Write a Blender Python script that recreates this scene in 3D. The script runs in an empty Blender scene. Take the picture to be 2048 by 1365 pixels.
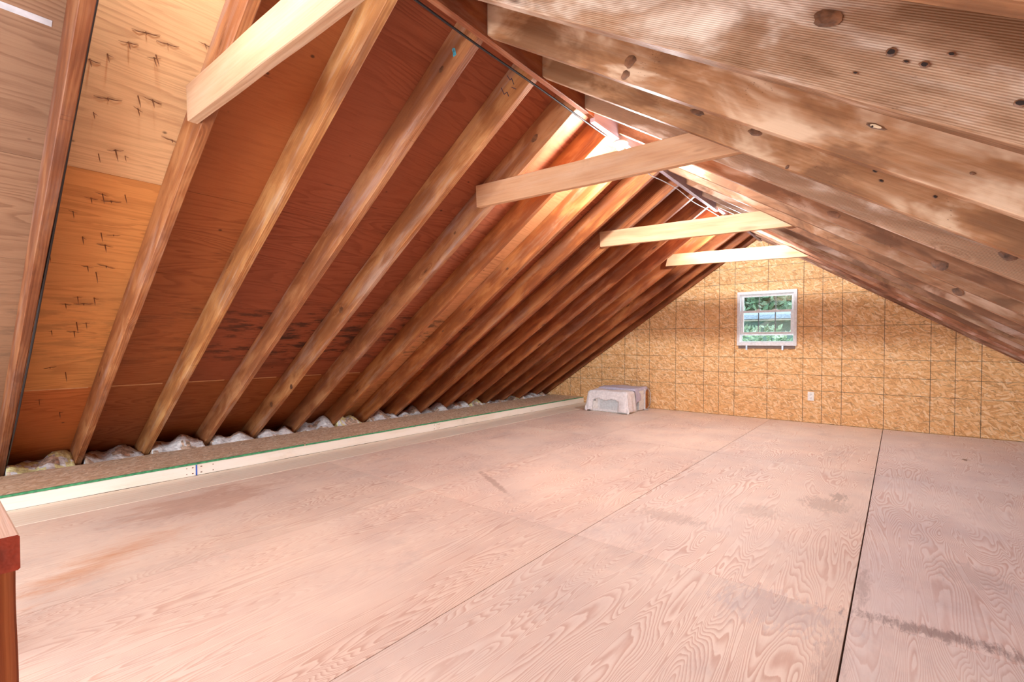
import bpy, bmesh, math, random
from mathutils import Vector, Matrix
random.seed(7)
S = bpy.context.scene
C = S.collection

# ------------------------------------------------------------------ camera
cam_d = bpy.data.cameras.new('camera')
cam = bpy.data.objects.new('camera', cam_d); C.objects.link(cam); S.camera = cam
F_PX, W_PX, H_PX = 956.36, 2048.0, 1365.0
cam_d.sensor_fit = 'HORIZONTAL'; cam_d.sensor_width = 36.0
cam_d.lens = 36.0 * F_PX / W_PX
cam_d.shift_x = -(1024.88 - W_PX / 2) / W_PX
cam_d.shift_y = (702.76 - H_PX / 2) / W_PX
cam_d.clip_start = 0.02
cam.location = (0, 0, 0.9724)
cam.rotation_euler = (math.radians(90 - 1.039), math.radians(-0.057), math.radians(38.929))

# ------------------------------------------------------------------ world, daylight, fill light, exposure
w = bpy.data.worlds.new('world'); S.world = w; w.use_nodes = True
nt = w.node_tree; nt.nodes.clear()
wo = nt.nodes.new('ShaderNodeOutputWorld'); bg = nt.nodes.new('ShaderNodeBackground')
bg.inputs['Color'].default_value = (0.72, 0.86, 1.0, 1); bg.inputs['Strength'].default_value = 3.6
nt.links.new(bg.outputs[0], wo.inputs[0])
S.view_settings.view_transform = 'Standard'; S.view_settings.look = 'None'
S.view_settings.gamma = 1.0; S.view_settings.exposure = 0.23
S.view_settings.use_curve_mapping = False
S.cycles.use_denoising = True
S.cycles.max_bounces = 10; S.cycles.diffuse_bounces = 6
S.cycles.sample_clamp_indirect = 6.0

def area(name, loc, rot, sx, sy, power, col):
    l = bpy.data.lights.new(name, 'AREA'); l.shape = 'RECTANGLE'; l.size = sx; l.size_y = sy
    l.energy = power; l.color = col
    o = bpy.data.objects.new(name, l); C.objects.link(o); o.location = loc; o.rotation_euler = rot
    return o
FILL = 132.0
# added fill light behind the camera, at a made-up opening in the unseen gable
area('rear_fill_light', (-1.9, -1.9, .78), (math.radians(86), 0, 0), 4.6, 1.0, FILL, (0.90, 0.95, 1.0))
# daylight entering by the small gable window
area('daylight_front', (-1.31, 6.95, 1.28), (math.radians(-80), 0, 0), 0.6, 0.62, 3.0, (0.85, 0.93, 1.0))
BULB = 78.0

# ------------------------------------------------------------------ room measures
SL, ZL = 0.6752, 2.3112      # left roof: rafter underside z = ZL + SL*(x+1.4)
SR, ZR = 0.6487, 2.2921      # right roof
D = 0.172                    # rafter depth
TH = 0.038
Y0, DY = 0.7094, 0.4064
YW = 6.769                   # far gable wall
YB = -2.0                    # gable behind the camera
XS = -3.968                  # face of the low curb on the left
RX0, RX1 = -1.402, -1.371    # ridge board sides
aL, aR = math.atan(SL), math.atan(SR)
DVL = D / math.cos(aL); DVR = D / math.cos(aR)
def zl(x): return ZL + SL * (x + 1.4)
def zr(x): return ZR - SR * (x + 1.4)

# ------------------------------------------------------------------ node helpers
def new_mat(name):
    m = bpy.data.materials.new(name); m.use_nodes = True
    n = m.node_tree; n.nodes.clear()
    out = n.nodes.new('ShaderNodeOutputMaterial'); b = n.nodes.new('ShaderNodeBsdfPrincipled')
    n.links.new(b.outputs[0], out.inputs[0])
    return m, n, b
class NB:
    def __init__(s, nt): s.nt = nt
    def node(s, t, **k):
        n = s.nt.nodes.new(t)
        for a, v in k.items(): setattr(n, a, v)
        return n
    def put(s, sock, v):
        if isinstance(v, bpy.types.NodeSocket): s.nt.links.new(v, sock)
        else: sock.default_value = v
    def math(s, op, a, b=0.0, c=0.0, clamp=False):
        n = s.node('ShaderNodeMath', operation=op); n.use_clamp = clamp
        s.put(n.inputs[0], a); s.put(n.inputs[1], b)
        if len(n.inputs) > 2: s.put(n.inputs[2], c)
        return n.outputs[0]
    def vm(s, op, a, b=(0, 0, 0)):
        n = s.node('ShaderNodeVectorMath', operation=op); s.put(n.inputs[0], a); s.put(n.inputs[1], b)
        return n.outputs[0]
    def sep(s, v):
        n = s.node('ShaderNodeSeparateXYZ'); s.put(n.inputs[0], v); return n.outputs
    def comb(s, x, y, z):
        n = s.node('ShaderNodeCombineXYZ')
        for i, v in enumerate((x, y, z)): s.put(n.inputs[i], v)
        return n.outputs[0]
    def noise(s, v, scale, detail=3, rough=.55, dist=0.0, color=False):
        n = s.node('ShaderNodeTexNoise'); s.put(n.inputs['Vector'], v); s.put(n.inputs['Scale'], scale)
        s.put(n.inputs['Detail'], detail); s.put(n.inputs['Roughness'], rough); s.put(n.inputs['Distortion'], dist)
        return n.outputs['Color' if color else 'Fac']
    def vor(s, v, scale, feat='F1', rnd=1.0):
        n = s.node('ShaderNodeTexVoronoi'); n.feature = feat
        s.put(n.inputs['Vector'], v); s.put(n.inputs['Scale'], scale); s.put(n.inputs['Randomness'], rnd)
        return n
    def ramp(s, f, stops, interp='LINEAR'):
        n = s.node('ShaderNodeValToRGB'); s.put(n.inputs[0], f); n.color_ramp.interpolation = interp
        e = n.color_ramp.elements
        while len(e) < len(stops): e.new(0.5)
        for i, (p, c) in enumerate(stops):
            e[i].position = p; e[i].color = (*c, 1) if len(c) == 3 else c
        return n.outputs[0]
    def smooth(s, v, a, b, lo=0.0, hi=1.0):
        n = s.node('ShaderNodeMapRange', interpolation_type='SMOOTHSTEP')
        s.put(n.inputs['Value'], v); s.put(n.inputs['From Min'], a); s.put(n.inputs['From Max'], b)
        s.put(n.inputs['To Min'], lo); s.put(n.inputs['To Max'], hi)
        return n.outputs[0]
    def mix(s, f, a, b, mode='MIX'):
        n = s.node('ShaderNodeMix', data_type='RGBA', blend_type=mode)
        s.put(n.inputs[0], f)
        for sock, v in ((n.inputs[6], a), (n.inputs[7], b)):
            if not isinstance(v, bpy.types.NodeSocket) and len(v) == 3: v = (*v, 1)
            s.put(sock, v)
        return n.outputs[2]
    def bump(s, h, strength, dist=0.01):
        n = s.node('ShaderNodeBump'); s.put(n.inputs['Height'], h)
        n.inputs['Strength'].default_value = strength; n.inputs['Distance'].default_value = dist
        return n.outputs[0]

def plain(name, col, rough=.6, metal=0.0, emit=None, bump=0.0, var=0.0):
    m, n, b = new_mat(name); q = NB(n)
    b.inputs['Base Color'].default_value = (*col, 1); b.inputs['Roughness'].default_value = rough
    b.inputs['Metallic'].default_value = metal
    tc = q.node('ShaderNodeTexCoord').outputs['Object']
    nz = q.noise(tc, 35, 3)
    k = var if var else 0.06
    dk = tuple(max(0, c * (1 - 2 * k)) for c in col); lt = tuple(min(1, c * (1 + 2 * k)) for c in col)
    q.put(b.inputs['Base Color'], q.ramp(nz, [(.3, dk), (.7, lt)]))
    if bump: q.put(b.inputs['Normal'], q.bump(nz, bump, .01))
    if emit:
        b.inputs['Emission Color'].default_value = (*emit[0], 1); b.inputs['Emission Strength'].default_value = emit[1]
    return m

def lumber(name, light, mid, dark, patina, ringf=95.0, knots=1.0, rough=.62, pat_amt=.5, saw=0.0, blotch=None, bsc=4.2, bamt=.85, bias=None):
    """sawn softwood: long axis is object X, growth rings cut flat, knots, weathered patches"""
    m, n, b = new_mat(name); q = NB(n)
    oi = q.node('ShaderNodeObjectInfo')
    tc = q.node('ShaderNodeTexCoord').outputs['Object']
    off = q.vm('MULTIPLY', q.comb(oi.outputs['Random'], oi.outputs['Random'], oi.outputs['Random']), (37.0, 9.1, 0.0))
    p = q.vm('ADD', tc, off)
    x, y, z = q.sep(p)
    # knots
    kv = q.comb(q.math('MULTIPLY', x, 1.9), q.math('MULTIPLY', y, 4.0), q.math('MULTIPLY', z, 7.5))
    kd = q.vor(kv, 1.0).outputs['Distance']
    kcore = q.smooth(kd, .035, .075, 1.0, 0.0)
    khalo = q.smooth(kd, .03, .26, 1.0, 0.0)
    wob = q.noise(q.comb(q.math('MULTIPLY', x, 1.1), q.math('MULTIPLY', y, 5), q.math('MULTIPLY', z, 5)), 1.0, 2)
    zz = q.math('ADD', z, q.math('MULTIPLY', oi.outputs['Random'], .11))
    r = q.math('SQRT', q.math('ADD', q.math('MULTIPLY', y, y), q.math('MULTIPLY', zz, zz)))
    r = q.math('ADD', r, q.math('MULTIPLY', wob, .05))
    r = q.math('ADD', r, q.math('MULTIPLY', q.math('MULTIPLY', khalo, khalo), .035 * knots))
    ring = q.math('SINE', q.math('MULTIPLY', r, ringf * 6.283))
    ring = q.math('MULTIPLY_ADD', ring, .5, .5)
    fine = q.noise(q.comb(q.math('MULTIPLY', x, 5), q.math('MULTIPLY', y, 160), q.math('MULTIPLY', z, 160)), 1.0, 2)
    blot = q.noise(q.comb(q.math('MULTIPLY', x, 2.2), q.math('MULTIPLY', y, 9), q.math('MULTIPLY', z, 9)), 1.0, 4, .6)
    f = q.math('ADD', q.math('MULTIPLY', ring, .20), q.math('MULTIPLY', fine, .36))
    f = q.math('ADD', f, q.math('MULTIPLY', blot, .44))
    col = q.ramp(f, [(.22, light), (.5, mid), (.86, dark)])
    pat = q.smooth(q.noise(q.comb(q.math('MULTIPLY', x, 1.3), q.math('MULTIPLY', y, 12), q.math('MULTIPLY', z, 14)), 1.0, 5, .65), .48, .72)
    col = q.mix(q.math('MULTIPLY', pat, pat_amt), col, patina)
    dirt = q.smooth(q.noise(q.vm('ADD', p, (5, 3, 1)), 2.6, 5, .7), .56, .8)
    col = q.mix(q.math('MULTIPLY', dirt, .35), col, tuple(c * .5 for c in dark))
    if blotch:
        bn = q.noise(q.comb(q.math('MULTIPLY', x, bsc), q.math('MULTIPLY', y, 8), q.math('MULTIPLY', z, 8)), 1.0, 4, .58, .5)
        if bias:   # one stretch of this board is bleached, its lower run stayed brown
            bx = q.sep(tc)[0]
            bn = q.math('ADD', bn, q.smooth(bx, 2.55, 3.0, .08, -.05))
        col = q.mix(q.math('MULTIPLY', q.smooth(bn, .48, .62), bamt), col, blotch[0])
        col = q.mix(q.math('MULTIPLY', q.smooth(bn, .33, .50, 1.0, 0.0), bamt), col, blotch[1])
        sp = q.vor(q.comb(q.math('MULTIPLY', x, 60), 0.0, q.math('MULTIPLY', z, 150)), 1.0).outputs['Distance']
        spm = q.smooth(q.noise(q.vm('ADD', p, (2, 7, 5)), 5, 3), .5, .65)
        col = q.mix(q.math('MULTIPLY', q.math('MULTIPLY', q.smooth(sp, .08, .22, 1.0, 0.0), spm), .6), col, tuple(c * .4 for c in dark))
    if knots:
        kr = q.math('MULTIPLY_ADD', q.math('SINE', q.math('MULTIPLY', kd, 160)), .25, .75)
        kc = q.mix(kr, tuple(c * .22 for c in dark), tuple(c * .6 for c in dark))
        col = q.mix(q.math('MULTIPLY', q.smooth(kd, .06, .16, 1.0, 0.0), .45 * knots), col, dark)
        col = q.mix(q.math('MULTIPLY', kcore, .85 * knots), col, kc)
    col = q.mix(1.0, col, oi.outputs['Color'], 'MULTIPLY')
    q.put(b.inputs['Base Color'], col)
    q.put(b.inputs['Roughness'], q.math('MULTIPLY_ADD', f, .2, rough - .1))
    h = q.math('ADD', q.math('MULTIPLY', ring, .35), fine)
    if saw:
        sw = q.math('SINE', q.math('MULTIPLY', q.math('ADD', z, q.math('MULTIPLY', x, .04)), 1500.0))
        h = q.math('ADD', h, q.math('MULTIPLY', sw, saw))
    q.put(b.inputs['Normal'], q.bump(h, .35, .002))
    b.inputs['Specular IOR Level'].default_value = .35
    return m

def plywood(name, light, dark, band=26.0, fx=3.1, fy=.62, grey=0.0, greycol=(.33, .29, .28), contrast=.75, along='y', grain=.35, nails=0.0, mould=False, rough=.62, stains=None, seamdark=True):
    """rotary-cut fir plywood: contour-like grain; attribute 'tint' colours each sheet, alpha-free random in 'rnd'"""
    m, n, b = new_mat(name); q = NB(n)
    tc = q.node('ShaderNodeTexCoord').outputs['Object']
    at = q.node('ShaderNodeAttribute', attribute_name='tint')
    ar = q.node('ShaderNodeAttribute', attribute_name='rnd')
    x, y, z = q.sep(tc)
    if along == 'x': x, y = y, x
    rr = ar.outputs['Fac']
    xo = q.math('ADD', x, q.math('MULTIPLY', rr, 13.0)); yo = q.math('ADD', y, q.math('MULTIPLY', rr, 31.0))
    base = q.comb(q.math('MULTIPLY', xo, fx), q.math('MULTIPLY', yo, fy), rr)
    field = q.noise(base, 1.0, 2, .45, .55)
    wig = q.noise(q.comb(q.math('MULTIPLY', xo, 26), q.math('MULTIPLY', yo, 5), rr), 1.0, 3, .6)
    fld = q.math('ADD', q.math('MULTIPLY', field, band), q.math('MULTIPLY', wig, 1.1))
    saw = q.math('FRACT', fld)
    lines = q.ramp(saw, [(0.0, (0, 0, 0)), (.42, (.25, .25, .25)), (.80, (1, 1, 1)), (.9, (1, 1, 1)), (1.0, (0, 0, 0))])
    fine = q.noise(q.comb(q.math('MULTIPLY', xo, 220), q.math('MULTIPLY', yo, 6), rr), 1.0, 2)
    patch = q.smooth(q.noise(q.comb(q.math('MULTIPLY', xo, 1.6), q.math('MULTIPLY', yo, .8), 4.0), 1.0, 3), .34, .62)
    f = q.math('MULTIPLY', lines, q.math('MULTIPLY_ADD', patch, .75, .25))
    f = q.math('MULTIPLY', f, contrast)
    f = q.math('ADD', f, q.math('MULTIPLY', q.math('SUBTRACT', fine, .5), grain), clamp=True)
    col = q.mix(f, light, dark)
    big = q.noise(q.comb(x, y, 9.0), 1.3, 4, .6)
    col = q.mix(1.0, col, q.ramp(big, [(.3, (.84, .84, .86)), (.7, (1.06, 1.04, 1.0))]), 'MULTIPLY')
    if grey:
        g = q.smooth(q.noise(q.comb(q.math('MULTIPLY', x, 3.0), q.math('MULTIPLY', y, 1.7), 2.0), 1.0, 6, .72, .3), .50, .78)
        col = q.mix(q.math('MULTIPLY', g, grey), col, greycol)
    if stains: col = stains(q, col, x, y)
    if mould:
        band_ = q.math('MULTIPLY', q.smooth(x, -4.05, -3.75), q.smooth(x, -3.45, -3.2, 1.0, 0.0))
        reach = q.math('MULTIPLY', q.smooth(y, .9, 1.6, .35, 1.0), q.smooth(y, 3.0, 4.2, 1.0, .2))
        mn = q.smooth(q.noise(q.comb(q.math('MULTIPLY', x, 16), q.math('MULTIPLY', y, 3.2), 0.0), 1.0, 5, .7), .47, .62)
        col = q.mix(q.math('MULTIPLY', q.math('MULTIPLY', band_, reach), q.math('MULTIPLY', mn, .85)), col, (.035, .016, .01))
    col = q.mix(1.0, col, at.outputs['Color'], 'MULTIPLY')
    if nails:
        v = q.vor(q.comb(q.math('MULTIPLY', x, 9.0), q.math('MULTIPLY', y, 6.0), 0.0), 1.0)
        col = q.mix(q.math('MULTIPLY', q.smooth(v.outputs['Distance'], .03, .075, 1.0, 0.0), nails), col, (.03, .012, .006))
        v2 = q.vor(q.comb(q.math('MULTIPLY', x, 20), q.math('MULTIPLY', y, 2.2), 3.0), 1.0)
        col = q.mix(q.math('MULTIPLY', q.smooth(v2.outputs['Distance'], .02, .10, 1.0, 0.0), nails * .6), col, (.05, .018, .008))
    q.put(b.inputs['Base Color'], col)
    q.put(b.inputs['Roughness'], q.math('MULTIPLY_ADD', f, .15, rough))
    q.put(b.inputs['Normal'], q.bump(q.math('ADD', q.math('MULTIPLY', lines, .6), fine), .18, .0015))
    b.inputs['Specular IOR Level'].default_value = .3
    return m

def osb(name, cols, scale=1.0, plane='xz', grid=False, grain=1.0):
    """oriented strand board: overlapping flakes of several directions, optional printed grid lines"""
    m, n, b = new_mat(name); q = NB(n)
    tc = q.node('ShaderNodeTexCoord').outputs['Object']
    x, y, z = q.sep(tc)
    if plane == 'xy': z = y
    elif plane == 'yx': x, z = y, x
    P = q.comb(x, z, 0.0)
    wv = q.vm('MULTIPLY', q.vm('SUBTRACT', q.noise(P, 9 * scale, 2, color=True), (.5, .5, .5)), (.03, .03, 0))
    P = q.vm('ADD', P, wv)
    def flakes(ang, sx, sy, seed):
        n_ = q.node('ShaderNodeVectorRotate', rotation_type='Z_AXIS'); q.put(n_.inputs['Vector'], P)
        n_.inputs['Angle'].default_value = ang
        mp = q.vm('ADD', q.vm('MULTIPLY', n_.outputs[0], (sx * scale, sy * scale, 1)), (seed, seed * 1.7, seed))
        v = q.vor(mp, 1.0)
        return q.sep(v.outputs['Color']), v.outputs['Distance']
    a, da = flakes(.10, 12, 72, 1.0)
    c, dc = flakes(-.35, 14, 76, 4.0)
    d, dd = flakes(.55, 17, 66, 8.0)
    e, de = flakes(1.1, 20, 70, 12.0)
    s1 = q.math('GREATER_THAN', c[1], .50); s2 = q.math('GREATER_THAN', d[1], .64); s3 = q.math('GREATER_THAN', e[1], .80)
    def sel(s, u, v):
        return q.math('ADD', q.math('MULTIPLY', s, v), q.math('MULTIPLY', q.math('SUBTRACT', 1.0, s), u))
    val = sel(s3, sel(s2, sel(s1, a[0], c[0]), d[0]), e[0])
    dist = sel(s3, sel(s2, sel(s1, da, dc), dd), de)
    gr = q.noise(q.vm('MULTIPLY', P, (60 * scale, 260 * scale, 1)), 1.0, 3)
    f = q.math('ADD', q.math('MULTIPLY', val, .62), q.math('MULTIPLY', gr, .38))
    col = q.ramp(f, [(.12, cols[0]), (.4, cols[1]), (.62, cols[2]), (.88, cols[3])])
    edge = q.smooth(dist, .55, .95)
    col = q.mix(q.math('MULTIPLY', edge, .55), col, tuple(v * .45 for v in cols[0]))
    red = q.smooth(q.noise(P, 13 * scale, 4, .7), .60, .74)
    col = q.mix(q.math('MULTIPLY', red, .55), col, tuple(v * .7 for v in cols[0]))
    if grid:
        def line(coord, per, off, wd):
            t = q.math('FRACT', q.math('DIVIDE', q.math('SUBTRACT', coord, off - per * 50 - per / 2), per))
            t = q.math('ABSOLUTE', q.math('SUBTRACT', t, .5))
            return q.smooth(q.math('MULTIPLY', t, per), wd * .4, wd, 1.0, 0.0)
        L = line(x, .3915, .267, .0042)
        L = q.math('MAXIMUM', L, line(x, 1.1745, .4630, .0040))
        L = q.math('MAXIMUM', L, line(z, .3885, .393, .0034))
        L = q.math('MAXIMUM', L, line(z, 1.1655, .581, .0034))
        fade = q.smooth(q.noise(P, 6, 3), .28, .5, .35, .85)
        col = q.mix(q.math('MULTIPLY', L, fade), col, (.045, .03, .02))
    q.put(b.inputs['Base Color'], col); b.inputs['Roughness'].default_value = .62
    b.inputs['Specular IOR Level'].default_value = .3
    q.put(b.inputs['Normal'], q.bump(f, .3, .002))
    return m

# ------------------------------------------------------------------ materials
M = {}
M['rafter'] = lumber('aged_rafter_wood', (.46, .18, .060), (.31, .098, .028), (.17, .045, .012), (.40, .25, .18), pat_amt=.6, ringf=85, blotch=((.20, .06, .02), (.50, .22, .08)), bsc=2.6, bamt=.6)
M['rafter_tan'] = lumber('tan_rafter_wood', (.44, .25, .14), (.33, .165, .08), (.18, .075, .03), (.42, .31, .23), pat_amt=.6, ringf=85, blotch=((.18, .085, .040), (.60, .45, .34)), bsc=3.2)
M['rafter_sawn'] = lumber('rough_sawn_wood', (.46, .29, .185), (.34, .19, .11), (.19, .09, .045), (.52, .42, .35), pat_amt=.75, ringf=110, saw=.8, blotch=((.17, .075, .03), (.78, .64, .54)), bsc=2.4, bias=True)
M['rafter_ribbed'] = lumber('ribbed_sawn_wood', (.46, .29, .185), (.34, .19, .11), (.19, .09, .045), (.52, .42, .35), pat_amt=.75, ringf=110, saw=.8, blotch=((.30, .17, .10), (.78, .64, .54)), bsc=2.4)
M['tie'] = lumber('fresh_board_wood', (.68, .44, .27), (.60, .36, .20), (.44, .22, .11), (.66, .50, .38), ringf=60, knots=.35, pat_amt=.35)
M['curb'] = lumber('new_whitewood', (.96, .91, .83), (.94, .87, .77), (.82, .70, .56), (.94, .90, .84), ringf=70, knots=.3, pat_amt=.2)
M['strip'] = lumber('pale_floor_strip', (.94, .85, .73), (.92, .81, .67), (.78, .62, .46), (.92, .83, .72), ringf=22, knots=.0, pat_amt=.3)
M['rail'] = lumber('orange_rail_wood', (.40, .13, .03), (.30, .08, .018), (.20, .045, .01), (.36, .12, .04), ringf=70, knots=.0, pat_amt=.2)
M['knot'] = plain('knot_wood', (.17, .07, .03), .55, bump=.3, var=.3)
M['cap'] = lumber('lamplit_cap_wood', (.94, .86, .80), (.90, .80, .72), (.80, .66, .56), (.9, .82, .76), ringf=70, knots=.0, pat_amt=.2)  # bright lamplight on the rail top is put into this pale colour
M['shaded_end'] = plain('shaded_end_grain', (.26, .035, .012), .7, bump=.3, var=.2)  # shade on the cap's end face painted in, on top of darker end grain
M['hole'] = plain('dark_hole', (.02, .008, .004), .8)
M['pale_scar'] = plain('pale_splintered_wood', (.80, .60, .38), .7)

def floor_stains(q, col, x, y):
    def blob(cx, cy, rx, ry, nscale, amt, colr, ang=0.0, th=.5):
        dx = q.math('SUBTRACT', x, cx); dy = q.math('SUBTRACT', y, cy)
        ca, sa = math.cos(ang), math.sin(ang)
        u = q.math('DIVIDE', q.math('ADD', q.math('MULTIPLY', dx, ca), q.math('MULTIPLY', dy, sa)), rx)
        v = q.math('DIVIDE', q.math('SUBTRACT', q.math('MULTIPLY', dy, ca), q.math('MULTIPLY', dx, sa)), ry)
        r = q.math('SQRT', q.math('ADD', q.math('MULTIPLY', u, u), q.math('MULTIPLY', v, v)))
        nz = q.noise(q.comb(q.math('MULTIPLY', x, 4.5), q.math('MULTIPLY', y, 1.1), 0.0), nscale * .9, 6, .78, .5)
        r = q.math('ADD', r, q.math('MULTIPLY', q.math('SUBTRACT', nz, .5), 3.2))
        f = q.math('MULTIPLY', q.smooth(r, th, 1.05, 1.0, 0.0), amt)
        return q.mix(f, col, colr)
    col = blob(-2.74, .50, .15, .62, 3, .60, (.66, .27, .08), ang=.55, th=-.3)
    col = blob(-3.3, 1.1, .25, .5, 3, .35, (.50, .24, .13))
    col = blob(-1.0, 2.62, .22, .10, 14, .35, (.40, .30, .25))
    col = blob(-.62, 3.02, .13, .14, 16, .3, (.44, .36, .30))
    col = blob(-.33, 3.40, .14, .16, 12, .42, (.42, .34, .29))
    col = blob(-.28, 3.62, .05, .10, 12, .5, (.30, .23, .19))
    col = blob(.10, 2.12, .30, .050, 12, .70, (.26, .19, .17), ang=.12, th=.2)
    col = blob(.40, 2.10, .26, .045, 12, .60, (.26, .19, .17), ang=-.15, th=.2)
    col = blob(-.10, 2.35, .03, .26, 12, .45, (.34, .26, .23), th=.2)
    col = blob(-.15, 1.7, .05, .30, 12, .35, (.36, .28, .27), th=.2)
    col = blob(-.35, 1.95, .22, .16, 12, .30, (.50, .48, .54))
    col = blob(.25, 2.75, .14, .16, 14, .30, (.42, .36, .34))
    col = blob(.441, 5.451, .035, .05, 8, .8, (.20, .10, .04), th=.6)
    col = blob(-2.2, 2.5, .35, .03, 9, .45, (.34, .20, .14), ang=-.5)
    return col
M['floor'] = plywood('floor_plywood', (.93, .83, .76), (.69, .49, .41), band=58, fx=6.0, fy=.62, grey=.45, greycol=(.50, .43, .42), contrast=.85, grain=.34, stains=floor_stains, rough=.5)
M['sheath'] = plywood('roof_plywood', (.34, .098, .042), (.175, .040, .015), band=22, fx=5.0, fy=.5, grey=.0, contrast=.55, along='y', grain=.75, nails=.75, mould=True)
M['wall_osb'] = osb('gable_osb', [(.60, .29, .11), (.82, .46, .19), (.88, .55, .26), (.95, .72, .44)], grid=True)
M['ledge_osb'] = osb('ledge_osb', [(.56, .36, .22), (.74, .54, .36), (.82, .65, .48), (.92, .80, .66)], plane='yx', scale=1.1)
M['green'] = plain('green_edge_seal', (.06, .30, .13), .7, var=.2)
M['white'] = plain('white_vinyl', (.83, .84, .85), .4)
M['offwhite'] = plain('offwhite_plastic', (.86, .84, .80), .45)
M['grey_muntin'] = plain('grey_muntin', (.30, .30, .31), .5)
M['steel'] = plain('galvanised_steel', (.45, .5, .56), .35, .8)
M['dark_strip'] = plain('dark_sill_strip', (.20, .15, .13), .8)
M['cable_black'] = plain('black_cable', (.012, .012, .016), .35)
M['cable_white'] = plain('white_cable', (.55, .55, .57), .4)
M['ridge_grey'] = lumber('grey_lilac_board', (.50, .44, .46), (.42, .36, .40), (.30, .22, .25), (.50, .48, .56), knots=.2, ringf=70)
M['blue_mark'] = plain('blue_marker', (.03, .12, .55), .7)
M['chalk'] = plain('turquoise_chalk', (.10, .55, .75), .9)
M['pencil'] = plain('dark_crayon', (.08, .05, .08), .8)
M['nail'] = plain('rusty_nail', (.22, .095, .045), .5, .4)
M['cloth_white'] = plain('white_cloth', (.86, .82, .82), .9, bump=.2)
M['cloth_lilac'] = plain('lilac_cloth', (.55, .52, .64), .9, bump=.2)
M['copper'] = plain('copper_coil', (.42, .17, .05), .45, .4, var=.3)
M['louver_dark'] = plain('dark_louver_gap', (.16, .14, .13), .7)
M['porcelain'] = plain('white_porcelain', (.8, .8, .78), .3)
M['ins_white'] = plain('white_fibreglass', (.88, .87, .90), .95, bump=.8, var=.2)
M['ins_yellow'] = plain('yellow_fibreglass', (.88, .72, .36), .95, bump=.8, var=.2)
M['ins_brown'] = plain('dusty_fibreglass', (.55, .40, .3), .95, bump=.8, var=.3)
M['leaf'] = plain('leaves', (.16, .27, .14), .6, var=.35)
M['leaf2'] = plain('pale_leaves', (.28, .38, .24), .6, var=.35)
M['bark'] = plain('bark', (.12, .09, .06), .9, var=.3)
M['roof_grey'] = plain('grey_shingles', (.30, .35, .41), .8, var=.15)
M['siding'] = plain('green_siding', (.16, .24, .19), .7)
M['gutter'] = plain('tan_gutter', (.55, .46, .36), .5)
M['lawn'] = plain('lawn', (.08, .15, .05), .9, var=.3)
def glass_mat():
    m = bpy.data.materials.new('window_glass'); m.use_nodes = True; n = m.node_tree; n.nodes.clear()
    o = n.nodes.new('ShaderNodeOutputMaterial'); t = n.nodes.new('ShaderNodeBsdfTransparent'); g = n.nodes.new('ShaderNodeBsdfGlossy')
    t.inputs[0].default_value = (.90, .95, .96, 1); g.inputs['Roughness'].default_value = .02
    mx = n.nodes.new('ShaderNodeMixShader'); mx.inputs[0].default_value = .09
    n.links.new(t.outputs[0], mx.inputs[1]); n.links.new(g.outputs[0], mx.inputs[2]); n.links.new(mx.outputs[0], o.inputs[0])
    return m
M['glass'] = glass_mat()
m, n, b = new_mat('bulb_glow'); b.inputs['Emission Color'].default_value = (.95, .97, 1.0, 1)
b.inputs['Base Color'].default_value = (1, 1, 1, 1); M['bulb'] = m
BULB_R = .031
b.inputs['Emission Strength'].default_value = BULB / (math.pi * 4 * math.pi * BULB_R ** 2)
m2 = m.copy(); m2.name = 'bulb_glow_dim'; m2.node_tree.nodes['Principled BSDF'].inputs['Emission Strength'].default_value = .20 * BULB / (math.pi * 4 * math.pi * BULB_R ** 2); M['bulb_dim'] = m2
m3 = m.copy(); m3.name = 'bulb_glow_far'; m3.node_tree.nodes['Principled BSDF'].inputs['Emission Strength'].default_value = .8 * BULB / (math.pi * 4 * math.pi * BULB_R ** 2); M['bulb_far'] = m3

# ------------------------------------------------------------------ object helpers
def link(name, me, mats=None, parent=None, loc=None, rot=None):
    o = bpy.data.objects.new(name, me); C.objects.link(o)
    if mats:
        for mm in (mats if isinstance(mats, (list, tuple)) else [mats]): me.materials.append(mm)
    if parent: o.parent = parent
    if loc is not None: o.location = loc
    if rot is not None: o.rotation_euler = rot
    return o
def tag(o, label=None, cat=None, group=None, kind=None):
    if label: o['label'] = label
    if cat: o['category'] = cat
    if group: o['group'] = group
    if kind: o['kind'] = kind
    return o
def empty(name, loc=(0, 0, 0), rz=0):
    o = bpy.data.objects.new(name, None); C.objects.link(o); o.location = loc; o.rotation_euler = (0, 0, rz); return o
def mesh_of(bm, name, smooth=False):
    me = bpy.data.meshes.new(name)
    bmesh.ops.recalc_face_normals(bm, faces=bm.faces)
    bm.to_mesh(me); bm.free()
    if smooth:
        for p in me.polygons: p.use_smooth = True
    return me
def box(bm, x0, x1, y0, y1, z0, z1, mi=0, bev=0.0):
    vs = [bm.verts.new(p) for p in ((x0, y0, z0), (x1, y0, z0), (x1, y1, z0), (x0, y1, z0), (x0, y0, z1), (x1, y0, z1), (x1, y1, z1), (x0, y1, z1))]
    fs = [bm.faces.new([vs[i] for i in f]) for f in ((0, 3, 2, 1), (4, 5, 6, 7), (0, 1, 5, 4), (1, 2, 6, 5), (2, 3, 7, 6), (3, 0, 4, 7))]
    for f in fs: f.material_index = mi
    if bev:
        es = list({e for f in fs for e in f.edges})
        r = bmesh.ops.bevel(bm, geom=es, offset=bev, segments=2, affect='EDGES', profile=.6)
        for f in r['faces']: f.material_index = mi
    return vs
def boxobj(name, b6, mat, parent=None, bev=.002):
    bm = bmesh.new(); box(bm, *b6, bev=bev); return link(name, mesh_of(bm, name), mat, parent)
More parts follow.
